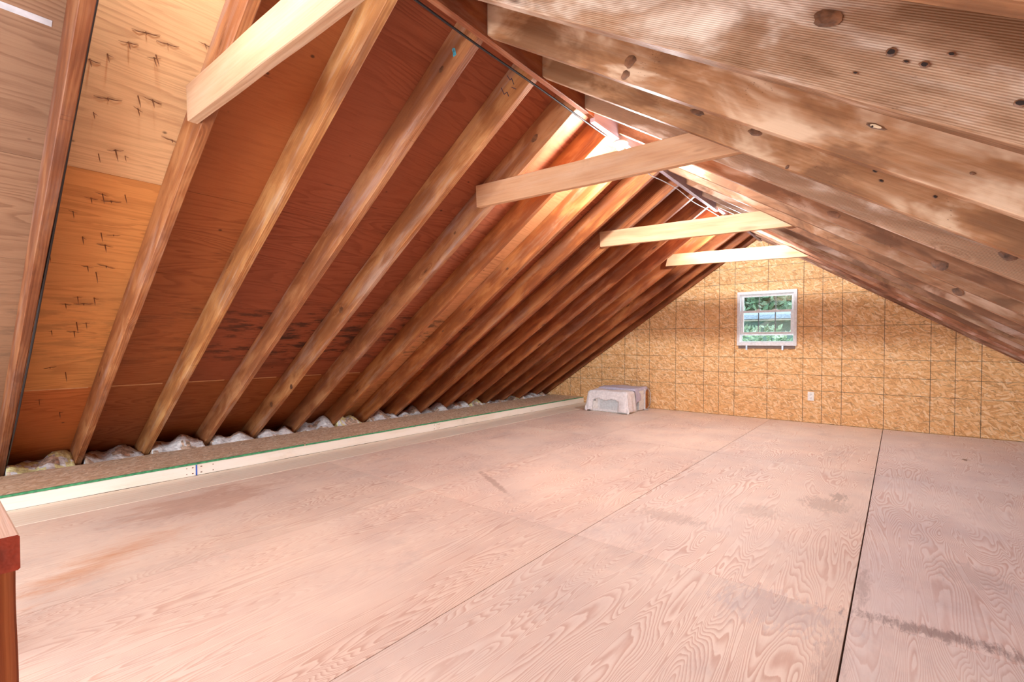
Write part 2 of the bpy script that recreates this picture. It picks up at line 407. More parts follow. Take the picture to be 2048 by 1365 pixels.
def tube(bm, pts, r, seg=8, mi=0, caps=True):
    pts = [Vector(p) for p in pts]; rings = []
    for i, p in enumerate(pts):
        d = (pts[min(i + 1, len(pts) - 1)] - pts[max(i - 1, 0)]).normalized()
        up = Vector((0, 0, 1)) if abs(d.z) < .9 else Vector((1, 0, 0))
        a = d.cross(up).normalized(); c = d.cross(a)
        rr = r[i] if isinstance(r, (list, tuple)) else r
        rings.append([bm.verts.new(p + (a * math.cos(t) + c * math.sin(t)) * rr) for t in [2 * math.pi * k / seg for k in range(seg)]])
    for i in range(len(rings) - 1):
        for k in range(seg):
            f = bm.faces.new((rings[i][k], rings[i][(k + 1) % seg], rings[i + 1][(k + 1) % seg], rings[i + 1][k])); f.material_index = mi; f.smooth = True
    if caps:
        bm.faces.new(rings[0][::-1]); bm.faces.new(rings[-1])

def beam(name, A, B, depth_dir, depth, width, mat, cutA=None, cutB=None, bow=.003, seg=26, knots=(), rnd=None, color=(1, 1, 1, 1), parent=None, marks=()):
    """A sawn board. A,B: ends of its underside centre line (plane y const-ish); local x runs A->B, local z is depth.
    cutA/cutB: local-x shift of the top corner relative to the bottom one (plumb cuts)."""
    rnd = rnd or random
    A, B = Vector(A), Vector(B); X = (B - A); L = X.length; X.normalize()
    Z = Vector(depth_dir); Z = (Z - X * Z.dot(X)).normalized(); Yv = Z.cross(X)
    mw = Matrix((X, Yv, Z)).transposed().to_4x4(); mw.translation = A
    inv = mw.inverted()
    bm = bmesh.new(); c = .0025; hw = width / 2
    ph = rnd.uniform(0, 6.28); ph2 = rnd.uniform(0, 6.28); ba = rnd.uniform(-bow, bow); bz = rnd.uniform(-bow, bow) * .6
    rings = []
    prof = [(-hw + c, 0), (hw - c, 0), (hw, c), (hw, depth - c), (hw - c, depth), (-hw + c, depth), (-hw, depth - c), (-hw, c)]
    for i in range(seg + 1):
        t = i / seg; ring = []
        oy = ba * math.sin(math.pi * t) + .0008 * math.sin(ph + t * 17)
        oz = bz * math.sin(math.pi * t) + .0006 * math.sin(ph2 + t * 23)
        for (py, pz) in prof:
            xa = (cutA or 0) * pz / depth; xb = L + (cutB or 0) * pz / depth
            ring.append(bm.verts.new((xa + (xb - xa) * t, py + oy, pz + (oz if 0 < i < seg else 0))))
        rings.append(ring)
    for i in range(seg):
        for k in range(8):
            bm.faces.new((rings[i][k], rings[i][(k + 1) % 8], rings[i + 1][(k + 1) % 8], rings[i + 1][k]))
    bm.faces.new(rings[0][::-1]); bm.faces.new(rings[-1])
    # knots and holes let into the face turned to the camera (world -y), as irregular discs
    side = -1 if Yv.y > 0 else 1
    for kn in knots:
        kx, kz, rx, rz, mi = kn
        p = inv @ Vector((kx, A.y, kz))
        rr = random.Random(int(kx * 1000) + 77)
        rays = 14; levels = [(1.0, mi), (.62, mi)]
        cen = bm.verts.new((p.x, side * (hw + .0012), p.z)); prev = None
        loops = []
        for (s, _) in levels:
            loops.append([bm.verts.new((p.x + math.cos(a) * rx * s * rr.uniform(.82, 1.15), side * (hw + (.0004 if s == 1.0 else .0014) + abs(ba)), p.z + math.sin(a) * rz * s * rr.uniform(.82, 1.15))) for a in [2 * math.pi * k / rays for k in range(rays)]])
        for k in range(rays):
            f = bm.faces.new((loops[0][k], loops[0][(k + 1) % rays], loops[1][(k + 1) % rays], loops[1][k])); f.material_index = 1
            f = bm.faces.new((loops[1][k], loops[1][(k + 1) % rays], cen)); f.material_index = mi
        cen.co.y = side * (hw + .0016 + abs(ba))
    me = mesh_of(bm, name)
    o = link(name, me, [mat, M['knot'], M['hole'], M['pale_scar']], parent)
    o.matrix_world = mw if not parent else mw
    o.color = color
    return o

# ------------------------------------------------------------------ floor
def sheet_mesh(cells, name, thick, normal_fn=None):
    """cells: list of (4 corner points of the visible face, offset vector for thickness, tint, rnd, material index)"""
    bm = bmesh.new(); tl = bm.loops.layers.float_color.new('tint'); rl = bm.faces.layers.float.new('rnd')
    for (pts, off, tint, rnd, mi) in cells:
        a = [bm.verts.new(p) for p in pts]; b_ = [bm.verts.new(Vector(p) + Vector(off)) for p in pts]
        fs = [bm.faces.new(a), bm.faces.new(b_[::-1])] + [bm.faces.new((a[i], b_[i], b_[(i + 1) % 4], a[(i + 1) % 4])) for i in range(4)]
        for f in fs:
            f[rl] = rnd; f.material_index = mi
            for l in f.loops: l[tl] = (*tint, 1)
    return mesh_of(bm, name)
cells = []
xs = [-3.6, -2.41, -1.256, -.126, 1.02, 2.2]
ys = [YB, -.26, 2.068, 4.40, YW + .01]
tints = {}
rf = random.Random(3)
for i in range(5):
    for j in range(4):
        g = .0016
        x0, x1, y0, y1 = xs[i] + g, xs[i + 1] - g, ys[j] + (.004 if j == 3 else g * .6), ys[j + 1] - (.004 if j == 2 else g * .6)
        if i == 2: x1 -= .0015
        if i == 3: x0 += .0015
        t = {0: (1.04, .98, .92), 1: (1.06, .99, .93), 2: (1.04, 1.01, .98), 3: (.96, .98, 1.04), 4: (.90, .90, .95)}[i]
        k = rf.uniform(.97, 1.02) * (1.05 if j >= 2 else .97)
        cells.append(([(x0, y0, 0), (x1, y0, 0), (x1, y1, 0), (x0, y1, 0)], (0, 0, -.018), tuple(c * k for c in t), rf.random(), 0))
fl = link('floor', sheet_mesh(cells, 'floor', .018), M['floor']); tag(fl, kind='structure')
# sub-floor seen in the joints
o = boxobj('trim_1', (XS - 1.35, 2.2, YB, YW + .05, -.06, -.0195), plain('subfloor_dark', (.10, .05, .03), .8), bev=0); tag(o, kind='structure')

# pale strip let in beside the curb, two lengths
strips = empty('floor_strip', ((XS - 3.6) / 2, 0, 0))
tag(strips, 'pale new wood strip set flush in floor beside the low curb', 'floor strip')
for (ya, yb) in ((YB + .02, 2.186), (2.190, YW - .012)):
    b_ = beam('strip_board', ((XS - 3.602) / 2, ya, -.018), ((XS - 3.602) / 2, yb, -.018), (0, 0, 1), .0185, abs(XS + 3.602) - .003, M['strip'], bow=0, parent=strips)
    b_.matrix_parent_inverse = Matrix.Translation((-(XS - 3.6) / 2, 0, 0))

# ------------------------------------------------------------------ gable walls
def gable(name, y, t, hole, mat):
    x0, x1 = -5.35, 2.6
    top = lambda x: min(ZL + SL * (x + 1.4) + DVL, ZR - SR * (x + 1.4) + DVR) + .02
    bm = bmesh.new()
    def prism(poly):
        a = [bm.verts.new((px, y, pz)) for px, pz in poly]; b_ = [bm.verts.new((px, y + t, pz)) for px, pz in poly]
        bm.faces.new(a); bm.faces.new(b_[::-1])
        for i in range(len(poly)): bm.faces.new((a[i], b_[i], b_[(i + 1) % len(poly)], a[(i + 1) % len(poly)]))
    xr = -1.386
    if hole:
        hx0, hx1, hz0, hz1 = hole
        prism([(x0, -.1), (hx0, -.1), (hx0, top(hx0)), (x0, max(-.05, top(x0)))])
        prism([(hx1, -.1), (x1, -.1), (x1, max(-.05, top(x1))), (hx1, top(hx1))])
        prism([(hx0, -.1), (hx1, -.1), (hx1, hz0), (hx0, hz0)])
        if hx0 < xr < hx1: prism([(hx0, hz1), (hx1, hz1), (hx1, top(hx1)), (xr, top(xr)), (hx0, top(hx0))])
        else: prism([(hx0, hz1), (hx1, hz1), (hx1, top(hx1)), (hx0, top(hx0))])
    bmesh.ops.remove_doubles(bm, verts=bm.verts, dist=1e-5)
    o = link(name, mesh_of(bm, name), mat); tag(o, kind='structure'); return o
WX0, WX1, WZ0, WZ1 = -1.655, -.972, .935, 1.632
gable('wall_back', YW, .06, (WX0 + .012, WX1 - .012, WZ0 + .012, WZ1 - .012), M['wall_osb'])
gable('wall_front', YB - .06, .06, (-4.25, .45, .25, 1.3), M['wall_osb'])  # opening in this unseen gable is made up for the rear fill light

# ------------------------------------------------------------------ roof sheathing (left and right slopes)
cells = []
nL = Vector((-math.sin(aL), 0, math.cos(aL))) * .014
nR = Vector((math.sin(aR), 0, math.cos(aR))) * .014
def Lp(x, y): return (x, y, zl(x) + DVL)
def Rp(x, y): return (x, y, zr(x) + DVR)
rows = [-5.6, -4.62, -4.13, -3.13, -2.63, -1.388]
ybay = [YB] + [Y0 + DY * k + .019 for k in range(-2, 16)] + [YW + .02]
rb = random.Random(11)
NEW = (2.2, 4.8, 5.8)
for bi in range(len(ybay) - 1):
    k = bi - 3          # bay between rafter k and k+1 (k=-2: left of the first visible rafter)
    grp = (k + 40) // 6
    for ri in range(len(rows) - 1):
        x0, x1 = rows[ri] + .0008, rows[ri + 1] - .0008
        y0, y1 = ybay[bi] + (.0005 if k in (-1, 0) else 0), ybay[bi + 1]
        rr = random.Random(grp * 17 + (0 if ri < 2 else 1 if ri < 4 else 2)).random()
        t = (1.0, 1.0, 1.0)
        if k <= -2: t = (.95, 1.9, 2.6) if ri > 0 else (.8, 1.2, 1.6); rr = .3
        if k == -1:
            t = NEW if ri == 4 else (2.0, 3.1, 2.2); rr = .62
            if ri <= 1: t = (1.6, 1.7, 1.0)
        if k == 0: t = (1.12, 1.25, .9)
        if k >= 1 and ri <= 1: t = (1.15, 1.25, .8)
        if k == 5 : t = (1.9, 3.0, 3.0)
        cells.append(([Lp(x0, y0), Lp(x1, y0), Lp(x1, y1), Lp(x0, y1)], nL, t, rr, 0))
for (x0, x1, r_) in ((-1.385, -.35, .2), (-.3492, .75, .5), (.7508, 2.75, .8)):
    for j, (y0, y1) in enumerate(((YB, .7), (.7008, 3.1), (3.1008, 5.5), (5.5008, YW + .02))):
        cells.append(([Rp(x0, y0), Rp(x1, y0), Rp(x1, y1), Rp(x0, y1)], nR, (1.3, 1.8, 2.0), (r_ + j * .23) % 1, 0))
ce = link('ceiling', sheet_mesh(cells, 'ceiling', .014), M['sheath']); tag(ce, kind='structure')
# white paint line along the first bay's joint and pale joint line lower down
bm = bmesh.new()
def flat_on_left(x, y0, y1, wd, lift=.001):
    p = [Vector(Lp(x, y0)), Vector(Lp(x, y1)), Vector(Lp(x + wd, y1)), Vector(Lp(x + wd, y0))]
    a = [bm.verts.new(v - nL.normalized() * lift) for v in p]; b_ = [bm.verts.new(v) for v in p]
    bm.faces.new(a); bm.faces.new(b_[::-1])
    for i in range(4): bm.faces.new((a[i], b_[i], b_[(i + 1) % 4], a[(i + 1) % 4]))
flat_on_left(-2.165, YB + .05, Y0 - DY - .02, .018)
o = link('trim_2', mesh_of(bm, 'trim_2'), plain('white_filler', (.5, .5, .53), .8)); tag(o, kind='structure')
bm = bmesh.new()
for k in range(-1, 15): flat_on_left(-4.136, Y0 + DY * k + .025, Y0 + DY * (k + 1) - .022, .010)
o = link('trim_3', mesh_of(bm, 'trim_3'), plain('pale_ply_edge', (.62, .34, .16), .8)); tag(o, kind='structure')

# ------------------------------------------------------------------ ridge board
ridge = empty('ridge_board', (-1.386, 0, 2.25))
tag(ridge, 'long ridge board along the peak where both roof slopes meet', 'ridge board')
for (ya, yb, zb, col) in ((YB + .02, 2.44, 2.262, (.95, .80, .74, 1)), (2.446, 4.86, 2.240, (1.0, .95, 1.0, 1)), (4.866, YW - .006, 2.268, (.8, .75, .78, 1))):
    top = min(zl(RX0) + DVL, zr(RX1) + DVR) - .012
    b_ = beam('board', ((RX0 + RX1) / 2, ya, zb), ((RX0 + RX1) / 2, yb, zb), (0, 0, 1), top - zb, RX1 - RX0 - .001, M['ridge_grey'] if ya > 2 else M['rafter'], bow=0, color=col, parent=ridge)
    b_.matrix_parent_inverse = Matrix.Translation((1.386, 0, -2.25))

# ------------------------------------------------------------------ rafters
ORD = ['first', 'second', 'third', 'fourth', 'fifth', 'sixth', 'seventh', 'eighth', 'ninth', 'tenth', 'eleventh', 'twelfth', 'thirteenth', 'fourteenth', 'fifteenth', 'sixteenth', 'seventeenth', 'eighteenth']
XF = -4.99
tuneL = {-1: (.003, .003), 0: (-.006, -.012), 1: (.001, -.008), 2: (.018, .008), 3: (.016, .006)}   # foot, ridge offsets in y
colL = {-1: (.62, .60, .66), 0: (1.02, 1.12, 1.25), 1: (1.35, 1.75, 1.9), 2: (1.12, 1.30, 1.6), 3: (1.2, 1.40, 1.55), 4: (1.05, 1.20, 1.45), 5: (1.05, 1.05, .95), 6: (1.1, 1.1, 1.0),
        7: (.98, .86, .72), 8: (.92, .82, .74), 9: (.98, .82, .66), 10: (.95, .8, .68), 11: (.85, .75, .7), 12: (1.0, .82, .65), 13: (.95, .8, .7), 14: (.95, .8, .7), 15: (.8, .7, .62)}
descL = {-1: 'darkest left-slope rafter, nearest the left edge, black cable behind it',
         0: 'left-slope rafter holding the nearest, whitest collar tie',
         1: 'honey-coloured left-slope rafter just right of the nearest collar tie',
         2: 'left-slope rafter with turquoise chalk mark near the ridge',
         3: 'left-slope rafter with dark crayon scribbles near the ridge',
         4: 'left-slope rafter carrying the long second collar tie',
         5: 'orange left-slope rafter crossing just behind the second collar tie end',
         6: 'left-slope rafter lit bright at top beside the middle bulb',
         7: 'left-slope rafter just before the one holding the third collar tie',
         8: 'left-slope rafter holding the left end of the third collar tie',
         9: 'left-slope rafter just past the third collar tie rafter',
         10: 'left-slope rafter midway between third and farthest collar ties',
         11: 'left-slope rafter just before the farthest collar tie rafter',
         12: 'left-slope rafter holding the farthest, smallest collar tie',
         13: 'left-slope rafter just beyond the farthest collar tie rafter',
         14: 'left-slope rafter last but one before the far gable wall',
         15: 'last left-slope rafter set against the far gable wall'}
knL = {2: [(-1.66, 2.235, .018, .012, 1)], 3: [(-3.177, 1.21, .030, .022, 1), (-3.938, .60, .028, .022, 1), (-4.303, .421, .028, .022, 1)],
       4: [(-1.72, 2.20, .028, .018, 1), (-2.4, 1.73, .014, .010, 1)], 6: [(-2.6, 1.6, .014, .01, 1), (-3.4, 1.08, .014, .01, 1)]}
rafters_L = {}
def yk(k): return (Y0 + DY * k + TH / 2) if k < 15 else YW - .05
for k in range(-1, 16):
    rnd = random.Random(100 + k); fo, ro = tuneL.get(k, (rnd.uniform(-.004, .004), rnd.uniform(-.004, .004)))
    y = yk(k)
    if k == 15: fo = ro = 0
    A = (XF, y + fo, zl(XF)); B = (RX0 - .001, y + ro, zl(RX0))
    mat = M['rafter']
    cut = D * math.tan(aL)
    o = beam('rafter', A, B, (-math.sin(aL), 0, math.cos(aL)), D - .001, TH, mat, cutA=cut, cutB=cut, knots=knL.get(k, ()), rnd=rnd, color=(*colL[k], 1), bow=.004)
    tag(o, descL[k], 'rafter', 'rafters of the left roof slope'); rafters_L[k] = o
XE = 2.30
colR = {0: (1, .9, .8), 1: (1.05, 1.02, .97), 2: (1.15, 1.05, .92), 3: (1.15, 1.05, .90), 4: (1.15, 1.10, 1.06), 5: (.85, .75, .70), 6: (.9, .85, .82), 7: (.95, .85, .78), 8: (.85, .72, .66)}
descR = {0: 'right-slope rafter showing only a sliver in the top right corner',
         1: 'right-slope rafter with the big round knot, broadest of all',
         2: 'right-slope rafter with a pale splintered hole, second broadest',
         3: 'golden right-slope rafter with two small dark holes in the middle',
         4: 'pale ribbed rough-sawn rafter of the right slope',
         5: 'brown right-slope rafter just below the pale ribbed one, dark knot near its top',
         6: 'right-slope rafter second below the pale ribbed one',
         7: 'right-slope rafter third below the pale ribbed one',
         8: 'right-slope rafter holding the right end of the third collar tie',
         9: 'right-slope rafter just past the third collar tie rafter',
         10: 'right-slope rafter midway between third and farthest collar ties',
         11: 'right-slope rafter just before the farthest collar tie rafter',
         12: 'right-slope rafter holding the right end of the farthest collar tie',
         13: 'right-slope rafter just beyond the farthest collar tie rafter',
         14: 'right-slope rafter last but one before the far gable wall',
         15: 'last right-slope rafter set against the far gable wall'}
knR = {1: [(-.115, 1.602, .027, .017, 1), (-.017, 1.50, .010, .008, 2), (.064, 1.466, .007, .004, 2), (.029, 1.461, .009, .006, 2), (-.07, 1.481, .006, .003, 2), (.147, 1.357, .010, .006, 2), (.004, 1.475, .006, .003, 2)],
       2: [(-.052, 1.519, .024, .006, 3), (-.058, 1.521, .006, .005, 2), (-.737, 1.886, .016, .016, 1), (-.72, 1.925, .022, .022, 1), (.127, 1.362, .006, .004, 1)],
       3: [(-.066, 1.523, .008, .006, 2), (-.05, 1.488, .008, .005, 2), (-.625, 1.876, .032, .012, 1), (-.418, 1.742, .026, .012, 1), (.08, 1.413, .007, .005, 2), (-.313, 1.591, .006, .008, 1)],
       5: [(-.247, 1.582, .032, .015, 1), (.133, 1.306, .035, .02, 1)], 7: [(.25, 1.25, .03, .02, 1)], 4: [(.289, 1.273, .03, .02, 1)]}
for k in range(0, 16):
    rnd = random.Random(300 + k)
    y = yk(k); A = (XE, y, zr(XE)); B = (RX1 + .001, y + rnd.uniform(-.003, .003), zr(RX1))
    cut = D * math.tan(aR)
    mat = M['rafter_sawn'] if k == 1 else M['rafter_ribbed'] if k == 4 else M['rafter_tan']
    c = colR.get(k, (rnd.uniform(.8, 1.0),) * 1 + (rnd.uniform(.72, .85), rnd.uniform(.62, .8)))
    o = beam('rafter', A, B, (math.sin(aR), 0, math.cos(aR)), D - .001, TH, mat, cutA=cut, cutB=cut, knots=knR.get(k, ()), rnd=rnd, color=(*c, 1), bow=.004)
    tag(o, descR[k], 'rafter', 'rafters of the right roof slope')

# chalk and crayon marks, parts of their rafters
def mark(rafter, strokes, mat, wd, y, name):
    bm = bmesh.new()
    for st in strokes:
        for a, b_ in zip(st[:-1], st[1:]):
            a = Vector((a[0], 0, a[1])); c_ = Vector((b_[0], 0, b_[1])); d = (c_ - a).normalized(); s = Vector((-d.z, 0, d.x)) * wd / 2
            vs = [a - s, c_ - s, c_ + s, a + s]
            lo = [bm.verts.new(v + Vector((0, y - .0016, 0))) for v in vs]; hi = [bm.verts.new(v + Vector((0, y + .004, 0))) for v in vs]
            bm.faces.new(lo); bm.faces.new(hi[::-1])
            for i in range(4): bm.faces.new((lo[i], hi[i], hi[(i + 1) % 4], lo[(i + 1) % 4]))
    o = link(name, mesh_of(bm, name), mat); bpy.context.view_layer.update()
    o.parent = rafter; o.matrix_parent_inverse = rafter.matrix_world.inverted()
mark(rafters_L[2], [[(-1.585, 2.30), (-1.575, 2.27), (-1.565, 2.265), (-1.572, 2.295), (-1.585, 2.30)], [(-1.58, 2.285), (-1.57, 2.28)], [(-1.58, 2.275), (-1.575, 2.262)]], M['chalk'], .006, Y0 + 2 * DY + .008, 'chalk_mark')
mark(rafters_L[3], [[(-1.60, 2.36), (-1.58, 2.33), (-1.57, 2.335), (-1.555, 2.30)], [(-1.64, 2.31), (-1.62, 2.27), (-1.60, 2.275), (-1.59, 2.25)], [(-1.57, 2.29), (-1.54, 2.27)]], M['pencil'], .0028, Y0 + 3 * DY + .006, 'crayon_mark')

# ------------------------------------------------------------------ collar ties
def tie(yc, pl, pr, depth, label, col):
    """pl: (x, z) lower left corner, pr: lower right corner; on the camera side of rafters at yc"""
    yc -= .004; A = (pl[0], yc, pl[1]); B = (pr[0], yc, pr[1])
    o = beam('collar_tie', A, B, (0, 0, 1), depth, .036, M['tie'], cutA=(.03 if yc > 5 else -.012), cutB=-.215, bow=.002, color=(*col, 1), rnd=random.Random(int(yc * 10)))
    tag(o, label, 'collar tie', 'collar ties across the peak'); return o
tie(Y0 - .031, (-2.135, 1.822), (-.46, 1.795), .140, 'nearest collar tie, whitest board, cut off by the top of the frame', (.80, .80, .84))
tie(Y0 + 4 * DY - .0195, (-2.153, 1.856), (-.50, 1.818), .141, 'longest visible collar tie, orange grain, in front of the middle bulb', (1.0, .93, .9))
tie(Y0 + 8 * DY - .0195, (-2.135, 1.848), (-.60, 1.806), .138, 'third collar tie with a long crack, a bright bulb under it', (1.05, 1.0, .95))
tie(Y0 + 12 * DY - .0195, (-2.155, 1.875), (-.70, 1.828), .136, 'farthest and smallest collar tie, pale, just above the window', (.95, .92, .86))

# ------------------------------------------------------------------ bare bulbs on the ridge
def bulb(y, zt, label):
    t = empty('ceiling_lamp', (-1.386, y, zt)); tag(t, label, 'lamp', 'bare bulbs along the ridge')
    bm = bmesh.new()
    prof = [(0, .0), (.046, .0), (.050, -.006), (.046, -.014), (.026, -.020), (.021, -.040), (.018, -.042), (0, -.042)]
    seg = 20; rg = []
    for r, z in prof: rg.append([bm.verts.new((max(r, .0005) * math.cos(2 * math.pi * i / seg), max(r, .0005) * math.sin(2 * math.pi * i / seg), z)) for i in range(seg)])
    for a, b_ in zip(rg[:-1], rg[1:]):
        for i in range(seg): bm.faces.new((a[i], a[(i + 1) % seg], b_[(i + 1) % seg], b_[i]))
    link('lamp_holder', mesh_of(bm, 'lamp_holder', True), M['porcelain'], t)
    bm = bmesh.new(); prof = [(.012, -.043), (.014, -.058), (.022, -.072), (.030, -.088), (.031, -.100), (.026, -.115), (.014, -.126), (.0005, -.129)]
    rg = []
    for r, z in prof: rg.append([bm.verts.new((r * math.cos(2 * math.pi * i / seg), r * math.sin(2 * math.pi * i / seg), z)) for i in range(seg)])
    for a, b_ in zip(rg[:-1], rg[1:]):
        for i in range(seg): bm.faces.new((a[i], a[(i + 1) % seg], b_[(i + 1) % seg], b_[i]))
    link('bulb', mesh_of(bm, 'bulb', True), M['bulb_dim'] if y < 1 else M['bulb_far'] if y > 5 else M['bulb'], t)
    return t
bulb(.36, 2.261, 'bare bulb above the nearest collar tie, out of the frame')
bulb(2.80, 2.239, 'bare bulb hidden behind the long orange collar tie')
bulb(5.17, 2.220, 'bare bulb glowing just under the third collar tie')

# ------------------------------------------------------------------ cables
def cable(name, pts, r, mat, label, cat='cable'):
    bm = bmesh.new(); P = [Vector(p) for p in pts]; out = []
    for i in range(len(P) - 1):
        p0, p1, p2, p3 = P[max(i - 1, 0)], P[i], P[i + 1], P[min(i + 2, len(P) - 1)]
        for s in range(6):
            t = s / 6
            out.append(.5 * ((2 * p1) + (-p0 + p2) * t + (2 * p0 - 5 * p1 + 4 * p2 - p3) * t * t + (-p0 + 3 * p1 - 3 * p2 + p3) * t ** 3))
    out.append(P[-1])
    tube(bm, out, r, 8); o = link(name, mesh_of(bm, name), mat); tag(o, label, cat); return o
yc = Y0 - DY + TH + .0115
cable('electric_cable', [(-1.9, yc, zl(-1.9) + .06), (-2.3, yc, zl(-2.3) + .05), (-2.75, yc, zl(-2.75) + .02), (-3.0, yc, zl(-3.0) + .012), (-3.3, yc, zl(-3.3) - .004), (-3.7, yc, zl(-3.7) - .008), (-4.1, yc, zl(-4.1) - .003), (-4.4, yc, zl(-4.4) + .02), (-4.72, yc, zl(-4.72) + .04)], .0055, M['cable_black'], 'black cable running down the first rafter at the left edge')
xr = RX0 - .014
cable('ridge_cable', [(xr, .5, 2.254), (xr, 1.1, 2.250), (xr - .004, 1.5, 2.247), (xr, 2.0, 2.247), (xr, 2.5, 2.243), (xr + .01, 2.74, 2.238)], .005, M['cable_black'], 'dark cable along the ridge board before the long collar tie')
cable('ridge_cable', [(-1.38, 2.87, 2.230), (-1.40, 3.1, 2.205), (-1.425, 3.35, 2.196), (xr - .004, 3.6, 2.212), (xr, 3.9, 2.222), (xr - .008, 4.3, 2.214), (xr, 4.7, 2.228), (-1.392, 5.10, 2.222)], .0035, M['cable_white'], 'pale sagging cable along the ridge between second and third collar ties')

# ------------------------------------------------------------------ low curb with OSB ledge on the left
curb = empty('ledge_curb', (XS, 2.0, 0)); tag(curb, 'low curb of white boards under an OSB ledge along the left eave', 'ledge')
CP = Matrix.Translation((-XS, -2.0, 0))
for (ya, yb) in ((YB + .02, 1.249), (1.253, 3.574), (3.577, YW - .012)):
    b_ = beam('face_board', (XS - .019, ya, .0005), (XS - .019, yb, .0005), (0, 0, 1), .078, .038, M['curb'], bow=0, parent=curb); b_.matrix_parent_inverse = CP
bm = bmesh.new(); box(bm, -4.56, XS - .012, YB + .02, YW - .012, .079, .091, bev=.0)
o = link('ledge_top', mesh_of(bm, 'ledge_top'), M['ledge_osb'], curb); o.matrix_parent_inverse = CP
bm = bmesh.new()
box(bm, XS - .0118, XS - .008, YB + .02, 2.07, .079, .0918); box(bm, XS - .022, XS - .0122, YB + .02, 2.07, .0912, .0918)
box(bm, XS - .0118, XS - .009, 2.08, YW - .012, .079, .0916)
o = link('green_edge', mesh_of(bm, 'green_edge'), M['green'], curb); o.matrix_parent_inverse = CP
bm = bmesh.new(); box(bm, XS - .001, XS + .0012, 1.246, 1.256, .003, .078); o = link('blue_mark', mesh_of(bm, 'blue_mark'), M['blue_mark'], curb); o.matrix_parent_inverse = CP
bm = bmesh.new()
for yy in (1.225, 1.23, 1.19, 1.28, 1.285, 1.36, 3.55, 3.54, 3.60, 3.62):
    for zz in (.02, .062):
        box(bm, XS - .001, XS + .001, yy - .003, yy + .003, zz - .003, zz + .003)
o = link('nail_head', mesh_of(bm, 'nail_head'), M['nail'], curb); o['kind'] = 'stuff'; o.matrix_parent_inverse = CP

# ------------------------------------------------------------------ insulation batts behind the ledge
def batt(k):
    rnd = random.Random(900 + k)
    y0, y1 = yk(k) + TH / 2 + .009, (yk(k + 1) - TH / 2 - .009)
    if k == 2: y0 += .018
    if k == 3: y0 += .016
    x0, x1 = -5.02, -4.575
    nx, ny = 12, 22; bm = bmesh.new(); g = []
    ph = [rnd.uniform(0, 6.28) for _ in range(6)]; hb = rnd.uniform(.0, .03)
    for i in range(nx + 1):
        row = []
        for j in range(ny + 1):
            u, v = i / nx, j / ny; x = x0 + (x1 - x0) * u; y = y0 + (y1 - y0) * v
            h = .055 + hb + .05 * math.sin(v * 3 + ph[0]) * math.sin(u * 4 + ph[1]) + .02 * math.sin(v * 11 + ph[2] + u * 5) + rnd.uniform(-.006, .006)
            h += .045 * math.sin(math.pi * u)
            if u > .8: h = h * (1 - (u - .8) / .2) + .085 * (u - .8) / .2
            h = min(h, zl(x) + DVL - .012)
            h = max(h, -.04)
            row.append(bm.verts.new((x, y, h)))
        g.append(row)
    for i in range(nx):
        for j in range(ny):
            f = bm.faces.new((g[i][j], g[i + 1][j], g[i + 1][j + 1], g[i][j + 1])); f.smooth = True
            nzv = math.sin(i * 1.3 + ph[3]) + math.sin(j * .45 + ph[4]) + rnd.uniform(-.3, .3)
            yel = k in (-1, 5, 10, 12)
            f.material_index = (1 if (yel and nzv > .1) else 2 if nzv < -.55 else 0)
    e = [ed for ed in bm.edges if ed.is_boundary]
    r = bmesh.ops.extrude_edge_only(bm, edges=e)
    for v in [x for x in r['geom'] if isinstance(x, bmesh.types.BMVert)]: v.co.z = -.05 if v.co.x > -4.6 or True else v.co.z
    o = link('insulation_batt', mesh_of(bm, 'insulation_batt'), [M['ins_white'], M['ins_yellow'], M['ins_brown']])
    where = 'between the %s and %s left-slope rafters from the left' % (ORD[k + 1], ORD[k + 2])
    tag(o, ('yellow and white' if k in (-1, 5, 10, 12) else 'dusty white') + ' insulation fluff ' + where, 'insulation', 'insulation tucked behind the ledge')
for k in range(-1, 15): batt(k)

# ------------------------------------------------------------------ nail tips poking through the first pale bay
nails = [(257, 84), (292, 64), (312, 110), (308, 115), (215, 108), (180, 118), (216, 196), (276, 192), (276, 218), (187, 225), (305, 200), (335, 87), (197, 308), (231, 300), (250, 312),
         (182, 396), (222, 402), (250, 390), (205, 388), (165, 474), (210, 490), (227, 470), (202, 466), (146, 423), (100, 512), (175, 533), (212, 532), (192, 545), (155, 594), (188, 596), (131, 608), (167, 607), (153, 645), (172, 646), (103, 662), (148, 663), (100, 735), (131, 745), (78, 800), (119, 825), (410, 88), (344, 280)]
def cam_ray(u, v):
    fx = (u - 1024.88) / F_PX; fz = (702.76 - v) / F_PX
    return cam.matrix_basis.to_3x3() @ Vector((fx, fz, -1))
bpy.context.view_layer.update()
bm = bmesh.new(); rn = random.Random(5)
tube(bm, [(0, 0, -.004), (.0, 0, .018), (.001, 0, .030)], [.0016, .0016, .0003], 6)
def splinters(bm, angs, L_=.022):
  for a in angs:   # splinters lifted round the tip, lying mostly along the grain (y)
    tube(bm, [(.001, 0, .0005), (.002 * math.sin(a), L_ * .5 * math.cos(a), .004), (.006 * math.sin(a), L_ * math.cos(a), .001)], [.0012, .001, .0003], 4)
splinters(bm, (-.35, .25, 2.9))
nail_mes = [mesh_of(bm, 'nail_tip')]
for spike, angs, L_ in ((.042, (.1, 3.3), .018), (.010, (-.2, .35, 2.8, 3.4), .028), (.034, (.5,), .016), (.046, (), .01)):
    bm = bmesh.new(); tube(bm, [(0, 0, -.004), (.0, 0, spike * .6), (.001, 0, spike)], [.0016, .0016, .0003], 6); splinters(bm, angs, L_)
    nail_mes.append(mesh_of(bm, 'nail_tip'))
for me_ in nail_mes: me_.materials.append(M['nail'])
